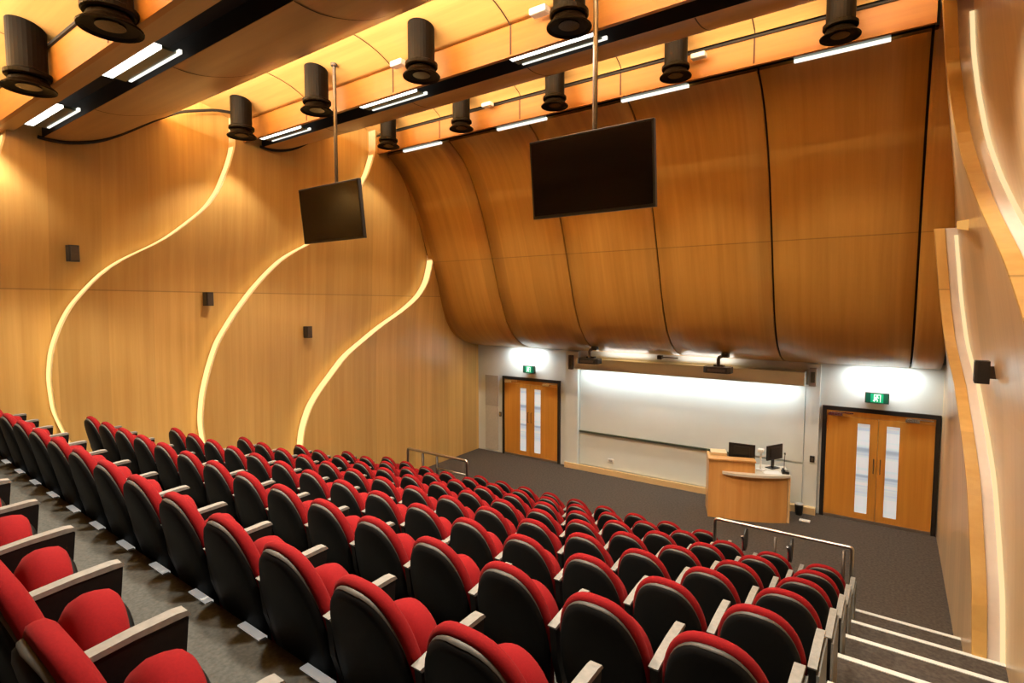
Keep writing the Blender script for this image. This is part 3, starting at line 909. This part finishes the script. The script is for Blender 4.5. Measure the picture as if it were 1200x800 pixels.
# ------------------------------------------------------------------ theatre seats
LEAN = math.radians(13)
ZT, ZB = 0.82, 0.12
def arch(hw, z0, z1, taper=0.80, n=22, p=2.5):
    """arch outline in (x, s): s up the back plane; straight sides, rounded top"""
    pts = []
    zs = z0 + (z1 - z0) * 0.42
    pts.append((-hw * taper, z0))
    pts.append((-hw * (taper + 0.3 * (1 - taper)), z0 + (zs - z0) * 0.4))
    for i in range(n + 1):
        a = math.pi - math.pi * i / n
        ca, sa = math.cos(a), math.sin(a)
        x = hw * math.copysign(abs(ca) ** (2 / p), ca)
        y = (z1 - zs) * abs(sa) ** (2 / p)
        pts.append((x, zs + y))
    pts.append((hw * (taper + 0.3 * (1 - taper)), z0 + (zs - z0) * 0.4))
    pts.append((hw * taper, z0))
    return pts
def layers(outline, steps, place, cap0=True, cap1=True):
    """steps: (scale about the centre, depth); place maps (x, s, d) -> 3-D"""
    bm = bmesh.new()
    cx = 0
    cs = (min(p[1] for p in outline) + max(p[1] for p in outline)) / 2
    rings = []
    for sc, d in steps:
        rings.append([bm.verts.new(place(cx + (x - cx) * sc, cs + (s - cs) * sc, d)) for x, s in outline])
    n = len(outline)
    for a, b in zip(rings[:-1], rings[1:]):
        for i in range(n):
            bm.faces.new([a[i], a[(i + 1) % n], b[(i + 1) % n], b[i]])
    if cap0:
        bm.faces.new(rings[0][::-1])
    if cap1:
        bm.faces.new(rings[-1])
    return bm
def back_place(x, s, d):
    # s measured up the leaning plane, apex at y = 0
    top = ZT
    h = s - top
    curve = 0.02 * (1 - (x / 0.24) ** 2)
    y = -h * math.sin(LEAN) + d * math.cos(LEAN) - curve
    z = top + h * math.cos(LEAN) + d * math.sin(LEAN)
    return (x, y, z)
HW = 0.232
out_back = arch(HW, ZB, ZT)
out_shell = arch(HW - 0.012, ZB - 0.05, ZT - 0.022, p=2.5)
def clean(bm):
    bmesh.ops.delete(bm, geom=[v for v in bm.verts if not v.link_faces], context='VERTS')
    return bm
def make_seat():
    t = thing('theatre_seat', 'x', 'seat', group='red tip-up seats in the raked rows')
    obj('back_cushion', layers(out_back, [(0.95, 0.0), (0.995, 0.010), (1.0, 0.026), (0.985, 0.044), (0.93, 0.058), (0.75, 0.072), (0.4, 0.08), (0.2, 0.08)], back_place), M['red'], t, smooth=True)
    sh = obj('back_shell', layers(out_shell, [(0.5, -0.036), (0.90, -0.032), (0.965, -0.024), (0.99, -0.008), (0.99, 0.012)], back_place), M['shell'], t, smooth=True)
    # pale rim band between shell and cushion, painting the light its edge catches
    bm = bmesh.new()
    ro, ri = [], []
    rings = []
    cs = (ZB + ZT) / 2
    oo = out_shell
    def scl(o, k, d):
        c = (min(p[1] for p in o) + max(p[1] for p in o)) / 2
        return [back_place(x * k, c + (s - c) * k, d) for x, s in o]
    L4 = [scl(oo, 0.985, -0.0185), scl(oo, 0.996, -0.015), scl(oo, 1.004, -0.006), scl(oo, 1.004, 0.002)]
    n = len(oo)
    base = scl(oo, 0.999, 0.0)
    def wgt(i):
        return max(0.0, min(1.0, (i - 4) / 9.0, (n - 5 - i) / 9.0))
    vs = [[bm.verts.new(Vector(b).lerp(Vector(q), wgt(i))) for i, (q, b) in enumerate(zip(l, base))] for l in L4]
    for a, b in zip(vs[:-1], vs[1:]):
        for i in range(5, n - 6):
            bm.faces.new([a[i], a[i + 1], b[i + 1], b[i]])
    obj('shell_rim', clean(bm), M['rim'], t, smooth=True)
    # tip-up seat, folded upright in front of the back
    so = arch(0.182, 0.0, 0.345, taper=0.98, n=18, p=1.85)
    th = math.radians(8)
    def seat_place(x, s, d):
        return (x, 0.165 + s * math.sin(th) + d * math.cos(th), 0.30 + s * math.cos(th) - d * math.sin(th))
    obj('seat_cushion', layers(so, [(0.4, -0.035), (0.7, -0.03), (0.9, -0.012), (0.985, 0.015), (1.0, 0.045), (0.98, 0.075), (0.9, 0.09)], seat_place), M['red'], t, smooth=True)
    obj('seat_pan', layers(arch(0.168, 0.0, 0.31, taper=0.98, n=18, p=1.85), [(0.97, 0.082), (0.97, 0.10), (0.85, 0.115), (0.4, 0.12)], seat_place), M['shell'], t, smooth=True)
    return t
def arm_mesh_panel(sx):
    prof = [(0.05, 0.565), (0.15, 0.583), (0.25, 0.594), (0.375, 0.600), (0.392, 0.588), (0.375, 0.40), (0.34, 0.27), (0.12, 0.24), (0.07, 0.40)]
    return prism(bmesh.new(), prof, sx - 0.018, sx + 0.018, 'x')
def arm_mesh_cap(sx):
    bm = bmesh.new()
    top = [(0.04, 0.575), (0.15, 0.594), (0.25, 0.606), (0.36, 0.613), (0.388, 0.610), (0.398, 0.595)]
    poly = top + [(0.380, 0.594), (0.25, 0.588), (0.15, 0.577), (0.05, 0.560)]
    prism(bm, poly, sx - 0.022, sx + 0.022, 'x')
    return bm
def leg_mesh(sx):
    bm = bmesh.new()
    prism(bm, [(0.14, 0.02), (0.30, 0.02), (0.28, 0.305), (0.12, 0.305)], sx - 0.016, sx + 0.016, 'x')
    box(bm, sx - 0.021, sx + 0.021, 0.08, 0.36, 0.0, 0.02)
    return bm
proto = make_seat()
h = PITCH / 2
R_ARM = [('arm_panel', arm_mesh_panel(h), 'armpanel'), ('armrest', arm_mesh_cap(h), 'armcap'), ('leg', leg_mesh(h), 'black')]
def add_parts(t, lst):
    for n, bm, m in lst:
        obj(n, bm, M[m], t)
add_parts(proto, R_ARM)
# left-end variant arms (only where the row begins) kept as meshes for reuse
left_arm_meshes = [(n, mesh_from_bm(n, bm, M[m])) for n, bm, m in (('arm_panel', arm_mesh_panel(-h), 'armpanel'), ('armrest', arm_mesh_cap(-h), 'armcap'), ('leg', leg_mesh(-h), 'black'))]
end_mesh = mesh_from_bm('end_panel', prism(bmesh.new(), [(0.06, 0.0), (0.40, 0.0), (0.375, 0.575), (0.25, 0.57), (0.15, 0.555), (0.05, 0.535)], h + 0.019, h + 0.034, 'x'), M['endpanel'])
ROWN = ['front', 'second', 'third', 'fourth', 'fifth', 'sixth', 'seventh', 'eighth', 'ninth']
first = True
def place_seat(k, c, label, left_end=False, right_end=False, dx=0.0):
    global first
    x = X0 - c * PITCH + dx
    o = proto if first else copy_tree(proto)
    if first:
        pass
    first = False
    y = apexY(k, x)
    slope = 0.0024 * (x + 4) - 0.026
    o.location = (x, y, RISE * k)
    o.rotation_euler = (0, 0, math.atan(slope))
    o['label'] = label
    extra = []
    if left_end:
        for n, me in left_arm_meshes:
            q = bpy.data.objects.new(n, me); link(q); extra.append((q, o))
    if right_end:
        q = bpy.data.objects.new('end_panel', end_mesh); link(q); extra.append((q, o))
    return extra
pend = []
for k in range(0, 9):
    if k == 0:
        cs = range(3, 12)
    elif k < 8:
        cs = range(0, 15)
    else:
        cs = range(2, 8)
    cs = list(cs)
    for j, c in enumerate(cs):
        ref = 'the right railing' if k == 0 else 'the right aisle'
        if k < 8:
            lab = 'red tip-up theatre seat, %s from %s in the %s row from front' % (ORD[j], ref, ROWN[k]) if k else 'red tip-up theatre seat, %s from the right railing in the front row' % ORD[j]
        else:
            lab = 'red seat seen from its side, %s from the right in the rearmost row' % ORD[j]
        pend += place_seat(k, c, lab, left_end=(j == len(cs) - 1), right_end=(j == 0 and k > 0 and k < 8), dx=0.10 if k == 8 else 0)
for q, o in pend:
    q.parent = o

# folded tablets standing up on two second-row arms
def tablet(k, c, label):
    x = X0 - c * PITCH - h - 0.13
    y = apexY(k, x) + 0.36
    t = thing('writing_tablet', label, 'tablet arm', (x, y, RISE * k + 0.60), (0, 0, 0), 'upright folded writing tablets')
    bm = bmesh.new()
    oo = [(0.10 * math.copysign(abs(math.cos(a)) ** 0.8, math.cos(a)), 0.16 + 0.14 * math.sin(a)) for a in np.linspace(0, 2 * math.pi, 19)[:-1]]
    prism(bm, oo, 0.012, 0.03, 'x')
    obj('board', bm, M['black'], t)
    obj('hinge_arm', tube(bmesh.new(), [(-0.005, 0.0, 0.0), (-0.01, 0.0, 0.14), (-0.02, -0.03, 0.2)], 0.014, 8), M['chrome'], t)
tablet(1, 0, 'black folded writing tablet standing up beside the right end seat of the second row')
tablet(1, 1, 'black folded writing tablet standing up by the second and third seats of the second row')

# ------------------------------------------------------------------ lights
def spot(name, loc, tgt, e, col, size, blend, rad=0.1):
    l = bpy.data.lights.new(name, 'SPOT'); l.energy = e; l.color = col; l.spot_size = math.radians(size); l.spot_blend = blend; l.shadow_soft_size = rad
    o = bpy.data.objects.new(name, l); link(o); o.location = loc
    d = Vector(tgt) - Vector(loc)
    o.rotation_euler = d.to_track_quat('-Z', 'Y').to_euler()
    return o
def area(name, loc, rot, sx, sy, e, col):
    l = bpy.data.lights.new(name, 'AREA'); l.shape = 'RECTANGLE'; l.size = sx; l.size_y = sy; l.energy = e; l.color = col
    o = bpy.data.objects.new(name, l); link(o); o.location = loc; o.rotation_euler = rot
    return o
WARM = (1.0, 0.90, 0.74)
for (x, y, z) in spots:
    spot('downlight_lamp', (x, y, z - 0.03), (x, y, 0), (125 if x < -8 else (250 if y > 7 else (380 if y > 3 else 480))), WARM, 107, 0.35, 0.12)
# uplights hidden in the ceiling coves
for (ys, zs), (yn, zn) in zip(SLOTS[:-1], SLOTS[1:]):
    area('cove_lamp', (-4.55, ys + 1.30, zs + 0.72), (math.radians(168), 0, 0), 9.3, 0.08, (950 if ys > 1 and ys < 4 else 780), (1.0, 0.90, 0.66))
# wall washers under the front soffit
for x in (-7.7, -0.15):
    area('soffit_lamp', (x, 11.45, 2.84), (math.radians(12), 0, 0), 0.9, 0.1, 20, (0.95, 1.0, 0.97))
area('board_lamp', (-3.76, 11.42, 2.44), (math.radians(14), 0, 0), 4.6, 0.06, 40, (0.93, 1.0, 0.97))
for x in (-5.0, -3.2):
    area('header_lamp', (x, 11.50, 2.74), (math.radians(180), 0, 0), 1.1, 0.1, 5, (1.0, 0.97, 0.9))

w = bpy.data.worlds.new('world'); scene.world = w
w.use_nodes = True
w.node_tree.nodes['Background'].inputs['Color'].default_value = (0.9, 0.75, 0.55, 1)
w.node_tree.nodes['Background'].inputs['Strength'].default_value = 0.05

# ------------------------------------------------------------------ camera
cam = bpy.data.cameras.new('camera'); co = bpy.data.objects.new('camera', cam); link(co)
cam.sensor_width = 36.0
cam.lens = 638.33 / 1200 * 36
cam.clip_start = 0.02
co.location = (0, 0, 3.967)
co.rotation_euler = (math.pi / 2 - 0.0662, 0, 0.6127)
scene.camera = co
scene.view_settings.view_transform = 'Standard'
scene.view_settings.look = 'None'
scene.view_settings.exposure = -0.08
